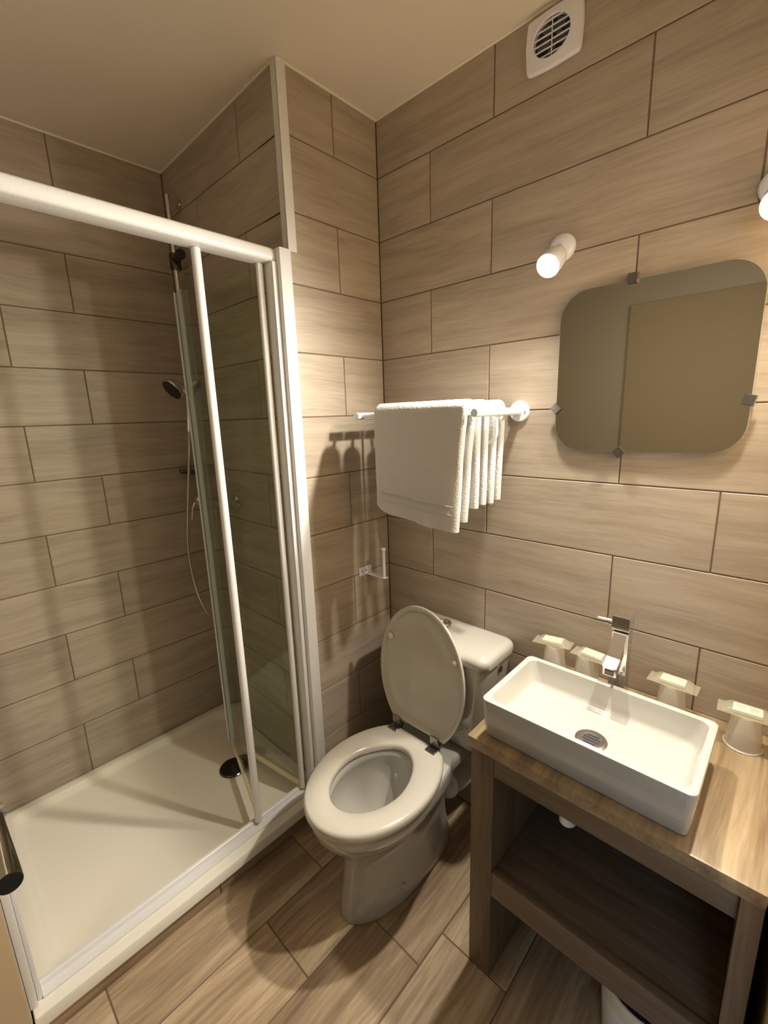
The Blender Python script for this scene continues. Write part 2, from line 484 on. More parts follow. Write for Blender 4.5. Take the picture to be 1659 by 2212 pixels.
def vtube(name, p, r, z0, z1):
    return MB().lathe([(r*0.7, z0), (r, z0+0.003), (r, z1-0.003), (r*0.7, z1)], (p.x, p.y, 0), n=20).build(name, 'white_profile', t, smooth=40)
vtube('pivot_tube', P_PIV, 0.0105, TZ+0.023, 1.976)
vtube('lead_tube', P_LEAD, 0.0125, TZ+0.023, 1.976)
def slab(p, q, s0, s1, half, z0, z1, off=0.0):
    d = (q-p); L = d.length; d.normalize(); n = Vector((-d.y, d.x, 0))
    m = MB()
    a, b = p+d*s0+n*off, p+d*(L-s1)+n*off
    m.rings([[a-n*half+Vector((0, 0, z)), b-n*half+Vector((0, 0, z)), b+n*half+Vector((0, 0, z)), a+n*half+Vector((0, 0, z))] for z in (z0, z1)])
    return m
for p, nm in ((P_PIV, 0), (P_LEAD, 1)):
    g = slab(p, P_KNEE, 0.011, 0.018, 0.0022, GZ0, GZ1).build('glass_panel', 'door_glass', t)
    s = slab(p, P_KNEE, 0.014, 0.022, 0.0045, GZ0-0.014, GZ0+0.012).build('bottom_seal', 'bumper', g)
    # hinge seals at the fold: a pale rim and a clear ribbed strip
    Lp = (P_KNEE-p).length
    slab(p, P_KNEE, Lp-0.056, 0.006, 0.0042, GZ0, GZ1).build('edge_seal', 'clear_seal', g)
    for k in range(4):
        s0 = Lp-0.054+k*0.0145
        slab(p, P_KNEE, s0, Lp-s0-0.0022, 0.0056, GZ0, GZ1).build('seal_rib', 'clear_seal', g)
for k in range(3):
    off = Vector((-0.004+0.001*k, -0.010+0.010*k, 0))
    MB().lathe([(0.0045, GZ0), (0.0045, GZ1-0.004*k)], (P_KNEE.x+off.x, P_KNEE.y+off.y, 0), n=10).build('fold_seal', 'clear_seal' if k != 0 else 'white_profile', t, smooth=60)

# ------------------------------------------------------------------ shower fittings
RX, RY = -0.685, -0.440
t = thing('shower_riser_rail', 'slim chrome riser rail near the shower corner', 'shower rail', (RX, RY, 1.55))
MB().lathe([(0.010, 1.56), (0.010, 2.365)], (RX, RY, 0), n=20).build('rail', 'chrome', t, smooth=40)
for z in (1.575, 2.345):
    MB().lathe([(0.016, 0), (0.016, 0.004), (0.008, 0.006), (0.008, 0.045)], (RX, YS-0.0005, z), (0, -1, 0), n=16).build('wall_bracket', 'chrome', t, smooth=40)
sl = MB().lathe([(0.020, 2.105), (0.021, 2.11), (0.021, 2.155), (0.020, 2.16)], (RX+0.004, RY, 0), n=20).build('slider', 'dark_metal', t, smooth=40)
MB().lathe([(0.013, 0), (0.013, 0.035), (0.016, 0.04), (0.018, 0.075), (0.016, 0.078)], (RX+0.022, RY-0.006, 2.135), (1, -0.15, 0), n=18).build('slider_knob', 'black_plastic', sl, smooth=40)
MB().lathe([(0.013, 1.60), (0.015, 1.605), (0.015, 1.635), (0.013, 1.64)], (RX+0.0, RY, 0), n=18).build('head_holder', 'chrome', t, smooth=40)
t = thing('hand_shower', 'small chrome hand shower hanging low beside the folded glass door', 'shower head', (-0.665, -0.49, 1.60))
axh = Vector((0.09, -0.70, -0.55)).normalized()
hc = Vector((-0.672, -0.515, 1.652))
MB().lathe([(0.012, -0.035), (0.030, -0.022), (0.044, -0.006), (0.046, 0.004), (0.044, 0.008)], hc, axh, n=30).build('head', 'chrome', t, smooth=40)
MB().lathe([(0.041, 0.0083), (0.041, 0.0100)], hc, axh, n=30).build('spray_plate', 'black_plastic', t)
MB().tube([hc-axh*0.02, (-0.664, -0.485, 1.655), (-0.660, -0.462, 1.63), (-0.656, -0.470, 1.55), (-0.652, -0.48, 1.48)], 0.011, rs=[0.014, 0.013, 0.012, 0.0105, 0.009]).build('handle', 'chrome', t, smooth=60)
def bez(pts, n=10):
    """catmull-rom through the points"""
    P = [Vector(p) for p in pts]; P = [P[0]*2-P[1]]+P+[P[-1]*2-P[-2]]
    out = []
    for i in range(1, len(P)-2):
        for k in range(n):
            s = k/n
            out.append(0.5*((2*P[i])+(-P[i-1]+P[i+1])*s+(2*P[i-1]-5*P[i]+4*P[i+1]-P[i+2])*s*s+(-P[i-1]+3*P[i]-3*P[i+1]+P[i+2])*s**3))
    out.append(P[-2])
    return out
ho = MB().tube(bez([(-0.652, -0.48, 1.478), (-0.645, -0.495, 1.38), (-0.70, -0.50, 1.20), (-0.765, -0.50, 0.98), (-0.745, -0.50, 0.80), (-0.66, -0.50, 0.695), (-0.57, -0.49, 0.70), (-0.53, -0.48, 0.85), (-0.53, -0.465, 1.05), (-0.53, -0.462, 1.159)]), 0.0058, n=10)
tag(ho.build('shower_hose', 'steel_hose', smooth=60), 'pale flexible shower hose looping down the tiled corner', 'hose')
t = thing('shower_mixer', 'chrome bar shower mixer with round end knobs on the shower side wall', 'shower mixer', (-0.54, -0.46, 1.17))
MB().lathe([(0.019, -0.10), (0.021, -0.095), (0.021, 0.095), (0.019, 0.10)], (-0.54, -0.460, 1.195), (1, 0, 0), n=24).build('body', 'chrome', t, smooth=40)
for s in (-1, 1):
    MB().lathe([(0.026, 0.003), (0.027, 0.006), (0.027, 0.045), (0.022, 0.052), (0.0, 0.054)], (-0.54+s*0.10, -0.460, 1.195), (s, 0, 0), n=24, cap1=False).build('knob', 'chrome', t, smooth=40)
    MB().lathe([(0.028, 0), (0.028, 0.006), (0.014, 0.012), (0.014, 0.045)], (-0.54+s*0.065, YS-0.0005, 1.195), (0, -1, 0), n=24).build('wall_rose', 'chrome', t, smooth=40)
MB().tube([(-0.668, -0.462, 1.20), (-0.700, -0.470, 1.19), (-0.718, -0.478, 1.15), (-0.726, -0.482, 1.10)], 0.006, rs=[0.008, 0.008, 0.007, 0.005]).build('lever', 'chrome', t, smooth=60)
MB().lathe([(0.010, 1.160), (0.010, 1.178)], (-0.53, -0.462, 0), n=16).build('hose_outlet', 'chrome', t, smooth=40)
t = thing('corner_shelf', 'thin dark shelf in the shower corner above the mixer', 'shelf', (-0.70, -0.42, 1.30))
sh = MB()
sec = [(XS+0.001, YS-0.001), (XS+0.001, YS-0.075), (XS+0.02, YS-0.085), (XS+0.18, YS-0.06), (XS+0.235, YS-0.02), (XS+0.24, YS-0.001)]
sh.rings([[Vector((x, y, z)) for x, y in sec] for z in (1.300, 1.306)])
sh.build('plate', 'dark_metal', t)
MB().tube([(XS+0.006, YS-0.08, 1.318), (XS+0.02, YS-0.087, 1.318), (XS+0.18, YS-0.063, 1.318), (XS+0.236, YS-0.02, 1.318), (XS+0.236, YS-0.003, 1.318)], 0.0025, n=8).build('rail', 'dark_metal', t, smooth=60)
for px, py in ((XS+0.02, YS-0.086), (XS+0.18, YS-0.062)):
    MB().lathe([(0.002, 1.3062), (0.002, 1.317)], (px, py, 0), n=8).build('rail_post', 'dark_metal', t)

# ------------------------------------------------------------------ toilet
TC = 0.343
t = thing('toilet', 'white close-coupled ceramic toilet with its lid raised', 'toilet', (TC, -0.35, 0))
NA = 56
def body_ring(z, yf, yb, hw, nb=3.0, taper=0.0, xc=TC, ysplit=0.42):
    yc = yf+(yb-yf)*(1-ysplit) if False else yf+(yb-yf)*0.5
    yc = max(min(yc, yb-0.01), yf+0.01)
    Lf, Lb = yc-yf, yb-yc
    out = []
    for i in range(NA):
        a = 2*PI*i/NA
        c, s = math.cos(a), math.sin(a)
        if s <= 0:
            out.append(Vector((xc+hw*c, yc+Lf*s, z)))
        else:
            e = 2.0/nb
            cc = math.copysign(abs(c)**e, c); ss = abs(s)**e
            out.append(Vector((xc+hw*cc*(1-taper*ss), yc+Lb*ss, z)))
    return out
mb = MB()
mb.rings([body_ring(0.000, -0.612, -0.14, 0.104, 3.5), body_ring(0.012, -0.616, -0.138, 0.108, 3.5), body_ring(0.05, -0.608, -0.14, 0.104, 3.2),
          body_ring(0.12, -0.594, -0.15, 0.096, 3), body_ring(0.19, -0.590, -0.15, 0.095, 3), body_ring(0.235, -0.600, -0.15, 0.103, 3),
          body_ring(0.275, -0.628, -0.15, 0.126, 3), body_ring(0.315, -0.662, -0.16, 0.155, 3, .05), body_ring(0.350, -0.682, -0.17, 0.170, 4, .15),
          body_ring(0.380, -0.690, -0.172, 0.175, 5, .22), body_ring(0.396, -0.690, -0.172, 0.175, 5, .22), body_ring(0.402, -0.686, -0.176, 0.171, 5, .22),
          body_ring(0.402, -0.625, -0.315, 0.112, 2), body_ring(0.390, -0.617, -0.322, 0.106, 2), body_ring(0.375, -0.620, -0.320, 0.110, 2),
          body_ring(0.350, -0.625, -0.312, 0.118, 2), body_ring(0.30, -0.612, -0.318, 0.110, 2), body_ring(0.24, -0.575, -0.330, 0.088, 2),
          body_ring(0.20, -0.520, -0.345, 0.064, 2), body_ring(0.165, -0.475, -0.365, 0.044, 2), body_ring(0.135, -0.455, -0.375, 0.035, 2)])
# rear shelf the cistern stands on
mb.box(TC-0.135, TC+0.135, -0.30, -0.035, 0.345, 0.4015, 0.02, 3)
mb.build('bowl', 'ceramic', t, smooth=50)
MB().lathe([(0.045, 0), (0.045, 0.002)], (TC, -0.42, 0.168), n=24).build('bowl_water', 'water', t)
for y in (-0.33,):
    for s in (-1, 1):
        MB().lathe([(0.012, 0), (0.011, 0.006), (0.006, 0.010), (0.0, 0.011)], (TC+s*0.094, y-0.12, 0.06), (s, 0, 0.12), n=16, cap1=False).build('bolt_cap', 'ceramic', t, smooth=60)
def seat_out(f_in, f_out, f, z, hw_o=0.186, hw_i=0.110):
    out = []
    for i in range(NA):
        a = 2*PI*i/NA
        c, s = math.cos(a), math.sin(a)
        xo, yo = hw_o*c, -0.452+0.248*s
        yo = min(yo, -0.246)
        xi, yi = hw_i*c*(1.0-0.12*max(s, 0)), -0.468+0.150*s
        out.append(Vector((TC+xi+(xo-xi)*f, yi+(yo-yi)*f, z)))
    return out
prof = [(0.0, 0.409), (0.0, 0.420), (0.03, 0.426), (0.09, 0.4305), (0.5, 0.4325), (0.88, 0.4315), (0.96, 0.428), (0.995, 0.421), (1.0, 0.413), (0.99, 0.407), (0.95, 0.406), (0.06, 0.406)]
mb = MB().rings([seat_out(0, 0, f, z) for f, z in prof], wrap=True)
mb.build('seat', 'seat_plastic', t, smooth=60)
# raised lid: built flat then swung up about the hinge line
HY, HZ, LEAN = -0.238, 0.440, math.radians(4.0)
def lid_ring(k, w):
    out = []
    for i in range(NA):
        a = 2*PI*i/NA
        x, y = 0.180*math.cos(a), -0.452+0.248*math.sin(a)
        y = min(y, -0.258)
        cx, cy = 0.0, -0.44
        x = cx+(x-cx)*k; y = cy+(y-cy)*k
        out.append(Vector((x, -(y-HY), w)))      # v = distance from hinge, w = towards the room
    return out
LM = Matrix(((1, 0, 0, TC), (0, math.sin(LEAN), -math.cos(LEAN), HY), (0, math.cos(LEAN), math.sin(LEAN), HZ), (0, 0, 0, 1)))
lid = [(0.0001, -0.012), (0.70, -0.011), (0.93, -0.007), (0.985, -0.001), (1.0, 0.006), (0.995, 0.011), (0.97, 0.0125), (0.935, 0.0105), (0.905, 0.002), (0.88, 0.000), (0.6, 0.000), (0.0001, 0.000)]
mb = MB().rings([lid_ring(k, wv) for k, wv in lid], cap0=False, cap1=False)
ld = mb.build('lid', 'seat_plastic', t, smooth=60, xf=LM)
for s in (-1, 1):
    b = MB().lathe([(0.0105, 0.003), (0.0100, 0.010), (0.006, 0.013), (0.0, 0.0135)], (s*0.138, 0.315, 0), (0, 0, 1), n=18, cap1=False)
    b.build('bumper', 'bumper', ld, smooth=60, xf=LM)
for s in (-1, 1):
    hx = TC-0.006+s*0.084
    h = MB()
    h.box(hx-0.019, hx+0.019, -0.283, -0.246, 0.4335, 0.4365, 0.001, 1)
    h.tube([(hx-0.019, -0.243, 0.440), (hx+0.019, -0.243, 0.440)], 0.0065, n=14)
    h.box(hx-0.016, hx+0.016, -0.2585, -0.2525, 0.446, 0.474, 0.001, 1)
    h.lathe([(0.009, 0.4022), (0.009, 0.436)], (hx, -0.236, 0), n=14)
    h.build('hinge', 'clip_metal', t, smooth=40)
KC = 0.376
def tank_ring(z, hw, y0, y1, r):
    return [Vector((KC+a, (y0+y1)/2+b, z)) for a, b in rrect(hw, (y1-y0)/2, r, 6)]
mb = MB().rings([tank_ring(0.412, 0.150, -0.165, -0.04, 0.03), tank_ring(0.418, 0.158, -0.175, -0.03, 0.035), tank_ring(0.46, 0.166, -0.183, -0.022, 0.035),
                 tank_ring(0.70, 0.192, -0.198, -0.014, 0.035), tank_ring(0.742, 0.196, -0.20, -0.012, 0.035)])
ck = mb.build('cistern', 'ceramic', t, smooth=45)
mb = MB().rings([tank_ring(0.7435, 0.200, -0.205, -0.008, 0.035), tank_ring(0.747, 0.205, -0.209, -0.006, 0.038), tank_ring(0.766, 0.206, -0.211, -0.005, 0.038),
                 tank_ring(0.776, 0.202, -0.207, -0.008, 0.036), tank_ring(0.783, 0.193, -0.198, -0.016, 0.032), tank_ring(0.786, 0.178, -0.182, -0.03, 0.028)])
mb.build('cistern_lid', 'ceramic', t, smooth=50)
bt = MB().lathe([(0.026, 0.7862), (0.026, 0.800), (0.024, 0.803), (0.020, 0.803), (0.0195, 0.799), (0.0, 0.799)], (0.345, -0.092, 0), n=30, cap1=False).build('flush_button', 'chrome', t, smooth=40)
MB().lathe([(0.012, 0), (0.012, 0.003), (0.008, 0.006), (0.0, 0.0065)], (KC+0.1945, -0.10, 0.715), (1, 0, 0), n=20, cap1=False).build('side_cap', 'chrome_dull', t, smooth=40)
MB().tube(bez([(TC+0.02, -0.16, 0.21), (TC+0.035, -0.13, 0.20), (TC+0.045, -0.085, 0.185), (TC+0.048, -0.004, 0.18)], 6), 0.052, n=24).build('waste_pipe', 'pipe_plastic', t, smooth=60)
MB().lathe([(0.062, 0), (0.062, 0.022), (0.056, 0.026)], (TC+0.034, -0.135, 0.201), (0.25, -1, 0.05), n=24).build('pipe_collar', 'pipe_plastic', t, smooth=40)
MB().tube(bez([(0.195, -0.10, 0.70), (0.14, -0.09, 0.705), (0.115, -0.05, 0.70), (0.11, -0.003, 0.70)], 6), 0.0065, n=10).build('water_inlet', 'chrome', t, smooth=60)

# ------------------------------------------------------------------ toilet paper holder
t = thing('toilet_paper_holder', 'empty white metal toilet paper holder with upright rod', 'paper holder', (0.0, -0.14, 0.92))
pl = MB().box(0.0006, 0.003, -0.172, -0.105, 0.914, 0.948, 0.0008, 1).build('wall_plate', 'white_plastic', t)
for y in (-0.155, -0.135):
    MB().lathe([(0.0042, 0), (0.0035, 0.0015)], (0.003, y, 0.932), (1, 0, 0), n=12).build('screw', 'chrome_dull', pl)
MB().box(0.003, 0.098, -0.132, -0.108, 0.914, 0.9165, 0.0008, 1).build('arm', 'white_plastic', t)
MB().lathe([(0.0065, 0.9166), (0.0065, 1.022), (0.0095, 1.026), (0.0095, 1.031), (0.008, 1.033)], (0.085, -0.120, 0), n=18).build('rod', 'white_plastic', t, smooth=40)

# ------------------------------------------------------------------ towel rack
AXL, AXR, AZ = 0.112, 0.560, 1.522
t = thing('towel_rack', 'white tubular towel rack on the wall left of the mirror', 'towel rack', (0.336, -0.02, AZ))
for x in (AXL, AXR):
    r = MB().lathe([(0.031, 0.0005), (0.031, 0.006), (0.029, 0.009), (0.016, 0.010)], (x, 0, AZ), (0, -1, 0), n=32).build('wall_rose', 'white_plastic', t, smooth=40)
    MB().lathe([(0.0035, 0.0101), (0.003, 0.0115)], (x+0.021, 0, AZ-0.002), (0, -1, 0), n=10).build('screw', 'chrome_dull', r)
    MB().lathe([(0.0112, 0.009), (0.0112, 0.252), (0.0105, 0.255), (0.0, 0.2555)], (x, 0, AZ), (0, -1, 0), n=24, cap1=False).build('arm', 'white_plastic', t, smooth=40)
BARS = (-0.232, -0.163, -0.085)
for y in BARS:
    MB().tube([(AXL+0.008, y, AZ), (AXR-0.008, y, AZ)], 0.0065, n=16).build('bar', 'white_plastic', t, smooth=60)
ub = [(AXR-0.008, -0.1238, AZ-0.009)]+[(AXR-0.008, -0.1238, 1.47)]+[tuple(p) for p in arc((AXR-0.038, -0.1238, 1.465), 0.030, 0, -PI/2, 8, (1, 0, 0), (0, 0, 1))]
ub += [(AXL+0.04, -0.1238, 1.435), (AXL+0.012, -0.1238, 1.455), (AXL+0.008, -0.1238, AZ-0.009)]
MB().tube(ub, 0.0052, n=12).build('lower_bar', 'white_plastic', t, smooth=60)

# ------------------------------------------------------------------ towels
def towel_sheets(x0, x1, ybar, gaps, zt, fl_, bl_, seed, skew=0.0, tap=0.0, amp=0.008, nx=60, th=0.022):
    """folded towel: one inverted U per layer, gently rippled"""
    m = MB()
    F = {}
    def pt(u, y, z, layer, side):
        drop = max(0.0, zt-z)/0.35
        x = x0+(x1-x0)*u - tap*drop*(u if tap > 0 else 1-u)
        n1 = noise.noise(Vector((u*3.1+seed*7, drop*1.2, seed+layer*0.35)))
        n2 = noise.noise(Vector((u*7.0+seed*3, drop*0.8+2, seed*2+layer)))
        n3 = noise.noise(Vector((u*5.0-drop*3.0+seed, drop*4.0, seed*4)))
        yy = y + (n1*1.0+n2*0.45+n3*0.35)*amp*min(1.0, drop*1.6)
        zz = z - skew*(u-0.5)*min(1, drop)*1.0
        zz += noise.noise(Vector((u*4+seed, seed*5+layer, 0.3)))*0.006*min(1, drop)
        zz += 0.026*(max(0.0, 0.22-u)/0.22)**2*min(1, drop)**3*(1 if skew > 0 else 0)
        return Vector((x, yy, zz))
    for li, g in enumerate(gaps):
        f_len, b_len = fl_-li*0.012, bl_-li*0.02
        path = []
        ns = 18
        zc_ = zt-g
        for i in range(ns+1):
            path.append((ybar-g, zc_-f_len+(f_len)*i/ns, -1))
        for i in range(1, 8):
            a = PI-PI*i/8
            path.append((ybar+g*math.cos(a), zc_+g*math.sin(a), 0))
        for i in range(ns+1):
            path.append((ybar+g, zc_-b_len*i/ns, 1))
        # give thickness by offset in y/z plane normal
        outer, inner = [], []
        for j in range(len(path)):
            y, z, s = path[j]
            a, b = path[max(0, j-1)], path[min(len(path)-1, j+1)]
            ty, tz = b[0]-a[0], b[1]-a[1]
            l = math.hypot(ty, tz) or 1
            ny, nz_ = -tz/l, ty/l
            outer.append((y+ny*th/2, z+nz_*th/2)); inner.append((y-ny*th/2, z-nz_*th/2))
        loop = outer+list(reversed(inner))
        rings = []
        er = 0.5*th/(x1-x0)
        ends = [(er*q, max(0.03, math.sqrt(1-(1-q)**2))) for q in (0.0, 0.08, 0.25, 0.5, 0.75)]
        us = ends+[(er+(1-2*er)*i/nx, 1.0) for i in range(nx+1)]+[(1-a, b) for a, b in reversed(ends)]
        for u, shr in us:
            ring = []
            for k, (y, z) in enumerate(loop):
                if shr < 1:
                    kk = len(loop)-1-k
                    oy, oz = loop[kk]
                    y, z = (y+oy)/2+(y-oy)/2*shr, (z+oz)/2+(z-oz)/2*shr
                ring.append(pt(u, y, z, li*0.4, 0))
            rings.append(ring)
        m.rings(rings)
    return m, pt
def border(parent, pt, x0, x1, y, z0, z1, name='woven_border', u0=0.035, u1=0.965):
    m = MB()
    rings = []
    for i in range(41):
        u = u0+(u1-u0)*i/40
        wob = 0.0012*math.sin(u*110)
        ring = []
        for (dy, z) in ((0.001, z1), (-0.0030, z1-0.002+wob), (-0.0030, z1-0.004+wob), (-0.0006, z1-0.006+wob), (-0.0006, z0+0.006+wob), (-0.0030, z0+0.004+wob), (-0.0030, z0+0.002+wob), (0.001, z0)):
            ring.append(pt(u, y+dy+0.004*max(0.0, abs(i-20)/20.0-0.9)*10, z, 0, 0))
        rings.append(ring)
    m.rings(rings)
    return m.build(name, 'towel_band', parent, smooth=60)
ZT = AZ+0.0065+0.0075
m, pt = towel_sheets(0.198, 0.540, BARS[0], (0.021,), ZT+0.012, 0.322, 0.30, 1.3, skew=0.036, tap=0.035, amp=0.013)
o = m.build('hand_towel', 'towel', smooth=70)
tag(o, 'front white terry towel with a woven border, folded over the rack', 'towel', 'white towels on the rack')
border(o, pt, 0.198, 0.540, BARS[0]-0.021-0.0112, 1.250, 1.280)
m, pt = towel_sheets(0.205, 0.538, BARS[1], (0.021,), ZT+0.011, 0.272, 0.268, 4.7, skew=0.0, tap=0.008, amp=0.004)
o = m.build('hand_towel', 'towel', smooth=70)
tag(o, 'middle white towel in tight folds between the other two towels', 'towel', 'white towels on the rack')
m, pt = towel_sheets(0.225, 0.546, BARS[2], (0.0205,), ZT+0.010, 0.275, 0.27, 9.1, skew=-0.01, tap=0.012, amp=0.003)
o = m.build('hand_towel', 'towel', smooth=70)
tag(o, 'rear white towel with a frayed hem, nearest the tiled wall', 'towel', 'white towels on the rack')
for k in range(7):
    u = 0.80+0.028*k
    p0 = pt(u, BARS[2]-0.0205-0.006, ZT+0.010-0.0205-0.275+0.001, 0, 0)
    dx, dl = 0.004*math.sin(k*2.3), 0.006+0.004*((k*5) % 3)
    MB().tube([p0+Vector((0, 0, 0.002)), p0+Vector((dx, -0.001, -dl*0.5)), p0+Vector((dx*2.2, 0.0005, -dl))], 0.0006, n=5).build('loose_thread', 'towel', o)
border(o, pt, 0.225, 0.546, BARS[2]-0.0205-0.0112, 1.290, 1.312)

# ------------------------------------------------------------------ mirror
MX, MZ, MHW, MHH = 0.889, 1.617, 0.213, 0.206
t = thing('wall_mirror', 'frameless square mirror with rounded corners held by four clips', 'mirror', (MX, 0, MZ))
out = rrect(MHW, MHH, 0.072, 12)
mb = MB().rings([[Vector((MX+a, y, MZ+b)) for a, b in out] for y in (-0.010, -0.0148)])
mb.build('glass_back', 'mirror_edge', t)
mb = MB().rings([[Vector((MX+a*k, y, MZ+b*k)) for a, b in out] for y, k in ((-0.0149, 0.998), (-0.0153, 0.997))])
mb.build('mirror_face', 'mirror_glass', t)
for (cx, cz, rot) in ((0.848, MZ+MHH+0.003, 0.05), (MX-MHW+0.001, 1.5255, PI/4), (0.846, MZ-MHH, PI/4), (MX+MHW-0.003, 1.531, 0.25)):
    c = MB().box(-0.0118, 0.0118, -0.022, -0.0158, -0.0118, 0.0118, 0.0015, 2)
    c.box(-0.006, 0.006, -0.0158, -0.0003, -0.004, 0.004)
    c.build('clip', 'clip_metal', t, xf=Matrix.Translation((cx, 0, cz)) @ Matrix.Rotation(rot, 4, 'Y'))

# ------------------------------------------------------------------ wall spotlights
def spotlight(x, z, label):
    t = thing('wall_spotlight', label, 'wall lamp', (x, 0, z), 'spotlights above the mirror')
    ax = Vector((-0.02, -0.82, -0.57)).normalized()
    mouth = Vector((x+0.012, -0.116, z-0.069))
    MB().lathe([(0.034, 0.0005), (0.034, 0.006), (0.031, 0.014), (0.020, 0.020), (0.0, 0.022)], (x, 0, z), (0, -1, 0), n=30, cap1=False).build('wall_base', 'lamp_white', t, smooth=50)
    MB().tube([(x, -0.018, z), mouth-ax*0.058], 0.008, n=14).build('joint', 'lamp_white', t, smooth=60)
    MB().lathe([(0.0, -0.078), (0.013, -0.075), (0.022, -0.066), (0.027, -0.050), (0.029, -0.030), (0.029, 0.0), (0.0265, 0.0), (0.0255, -0.006), (0.022, -0.010)], mouth, ax, n=32, cap0=False).build('head', 'lamp_white', t, smooth=50)
    MB().lathe([(0.0215, -0.0095), (0.0215, -0.0035), (0.019, -0.0005), (0.012, 0.0015), (0.0, 0.002)], mouth, ax, n=28, cap1=False).build('bulb', 'bulb', t, smooth=60)
    ld_ = bpy.data.lights.new('spot_beam', 'SPOT')
    ld_.energy = SPOT_WATTS; ld_.color = LAMP_COLOR
    ld_.spot_size = math.radians(165); ld_.spot_blend = 1.0
    ld_.shadow_soft_size = 0.018
    lo = bpy.data.objects.new('spot_beam', ld_)
    COL.objects.link(lo)
    bx_ = Vector((-0.12, -0.78, -0.62)).normalized()
    lo.matrix_world = Matrix.Translation(mouth+ax*0.021) @ bx_.to_track_quat('-Z', 'Y').to_matrix().to_4x4()
    lo.parent = t; lo.matrix_parent_inverse = t.matrix_basis.inverted()
    return t
spotlight(0.667, 1.940, 'lit white wall spotlight left of the mirror')
spotlight(1.098, 1.946, 'lit white wall spotlight right of the mirror, cut by the photo edge')

# ------------------------------------------------------------------ extractor fan
FX, FZ = 0.622, 2.421
t = thing('extractor_fan', 'square white extractor fan with a round slatted grille under the ceiling', 'fan', (FX, 0, FZ))
NF = 64
def fan_out(k, y, hw=0.072, hh=0.061):
    ring = []
    for i in range(NF):
        a = 2*PI*i/NF
        c, s = math.cos(a), math.sin(a)
        e = 2.0/22.0
        sx, sz = math.copysign(abs(c)**e, c), math.copysign(abs(s)**e, s)
        ring.append(Vector((FX+hw*k*sx*(1-0.07*sz*sz), y, FZ+hh*k*sz*(1-0.07*sx*sx))))
    return ring
def fan_circ(rx, rz, y):
    return [Vector((FX-0.004+rx*math.cos(2*PI*i/NF), y, FZ+0.002+rz*math.sin(2*PI*i/NF))) for i in range(NF)]
mb = MB().rings([fan_out(0.97, -0.0005), fan_out(1.0, -0.004), fan_out(1.0, -0.012), fan_out(0.975, -0.0165), fan_circ(0.0485, 0.0435, -0.0185), fan_circ(0.0465, 0.0415, -0.0165), fan_circ(0.0465, 0.0415, -0.0035)], cap0=True, cap1=False)
mb.build('cover', 'white_plastic', t, smooth=40)
MB().rings([fan_circ(0.0464, 0.0414, -0.0034), fan_circ(0.0464, 0.0414, -0.0020)]).build('duct', 'fan_dark', t)
for k in range(5):
    a = k*2*PI/5+0.3
    b = MB().box(0.008, 0.040, -0.0085, -0.0072, -0.011, 0.011, 0.0004, 1)
    b.build('fan_blade', 'fan_blade', t, xf=Matrix.Translation((FX-0.004, 0, FZ+0.002)) @ Matrix.Rotation(a, 4, 'Y') @ Matrix.Rotation(0.25, 4, 'X'))
for k in range(6):
    z = -0.0345+0.0138*k
    hw = 0.0465*math.sqrt(max(0, 1-(z/0.0415)**2))-0.0005
    MB().box(FX-0.004-hw, FX-0.004+hw, -0.0165, -0.0135, FZ+0.002+z-0.0011, FZ+0.002+z+0.0011).build('slat', 'white_plastic', t)
MB().box(FX-0.0052, FX-0.0028, -0.0134, -0.0112, FZ+0.002-0.041, FZ+0.002+0.041).build('grille_bar', 'white_plastic', t)

# ------------------------------------------------------------------ vanity unit and worktop
VX0, VX1, VY = 0.682, 1.246, -0.444
t = thing('vanity_unit', 'open wood-look vanity stand with one shelf under the basin', 'vanity unit', (0.96, -0.22, 0))
def panel(name, x0, x1, y0, y1, z0, z1, axis, bev=0.0015, mat='vanity_wood', parent=None):
    """box whose grain (local X) runs along the given axis"""
    dims = {'x': (x1-x0, y1-y0, z1-z0), 'y': (y1-y0, x1-x0, z1-z0), 'z': (z1-z0, y1-y0, x1-x0)}[axis]
    m = MB().box(-dims[0]/2, dims[0]/2, -dims[1]/2, dims[1]/2, -dims[2]/2, dims[2]/2, bev, 2)
    o = m.build(name, mat, smooth=30)
    c = Vector(((x0+x1)/2, (y0+y1)/2, (z0+z1)/2))
    R = {'x': Matrix.Identity(3), 'y': Matrix(((0, 1, 0), (-1, 0, 0), (0, 0, 1))).transposed(), 'z': Matrix(((0, 0, 1), (0, 1, 0), (-1, 0, 0))).transposed()}[axis]
    if axis == 'y': R = Matrix(((0, -1, 0), (1, 0, 0), (0, 0, 1)))
    if axis == 'z': R = Matrix(((0, 0, -1), (0, 1, 0), (1, 0, 0)))
    M = R.to_4x4(); M.translation = c
    o.matrix_world = M
    if parent:
        o.parent = parent
        o.matrix_parent_inverse = parent.matrix_basis.inverted()
    return o
for y0, y1, tp in PLINTH:
    panel('plinth_tile', -0.20, -0.021, y0, y1, 0.0005, 0.0655, 'y', mat='floor_tile', parent=tp)
panel('side_panel', VX0, 0.745, VY, -0.002, 0.001, 0.7185, 'z', parent=t)
panel('side_panel', 1.2145, VX1, VY-0.012, -0.002, 0.001, 0.7185, 'z', parent=t)
panel('apron', 0.7455, 1.214, VY+0.001, VY+0.022, 0.652, 0.7185, 'x', parent=t)
panel('shelf', 0.7455, 1.214, VY+0.022, -0.003, 0.325, 0.358, 'x', parent=t)
panel('shelf_lip', 0.7455, 1.214, VY+0.001, VY+0.0215, 0.285, 0.362, 'x', parent=t)
wt = panel('worktop', VX0-0.002, VX1+0.001, -0.463, -0.0015, 0.7195, 0.75, 'y', bev=0.006, mat='worktop_wood')
tag(wt, 'wood-look worktop carrying the basin and the cups', 'worktop')

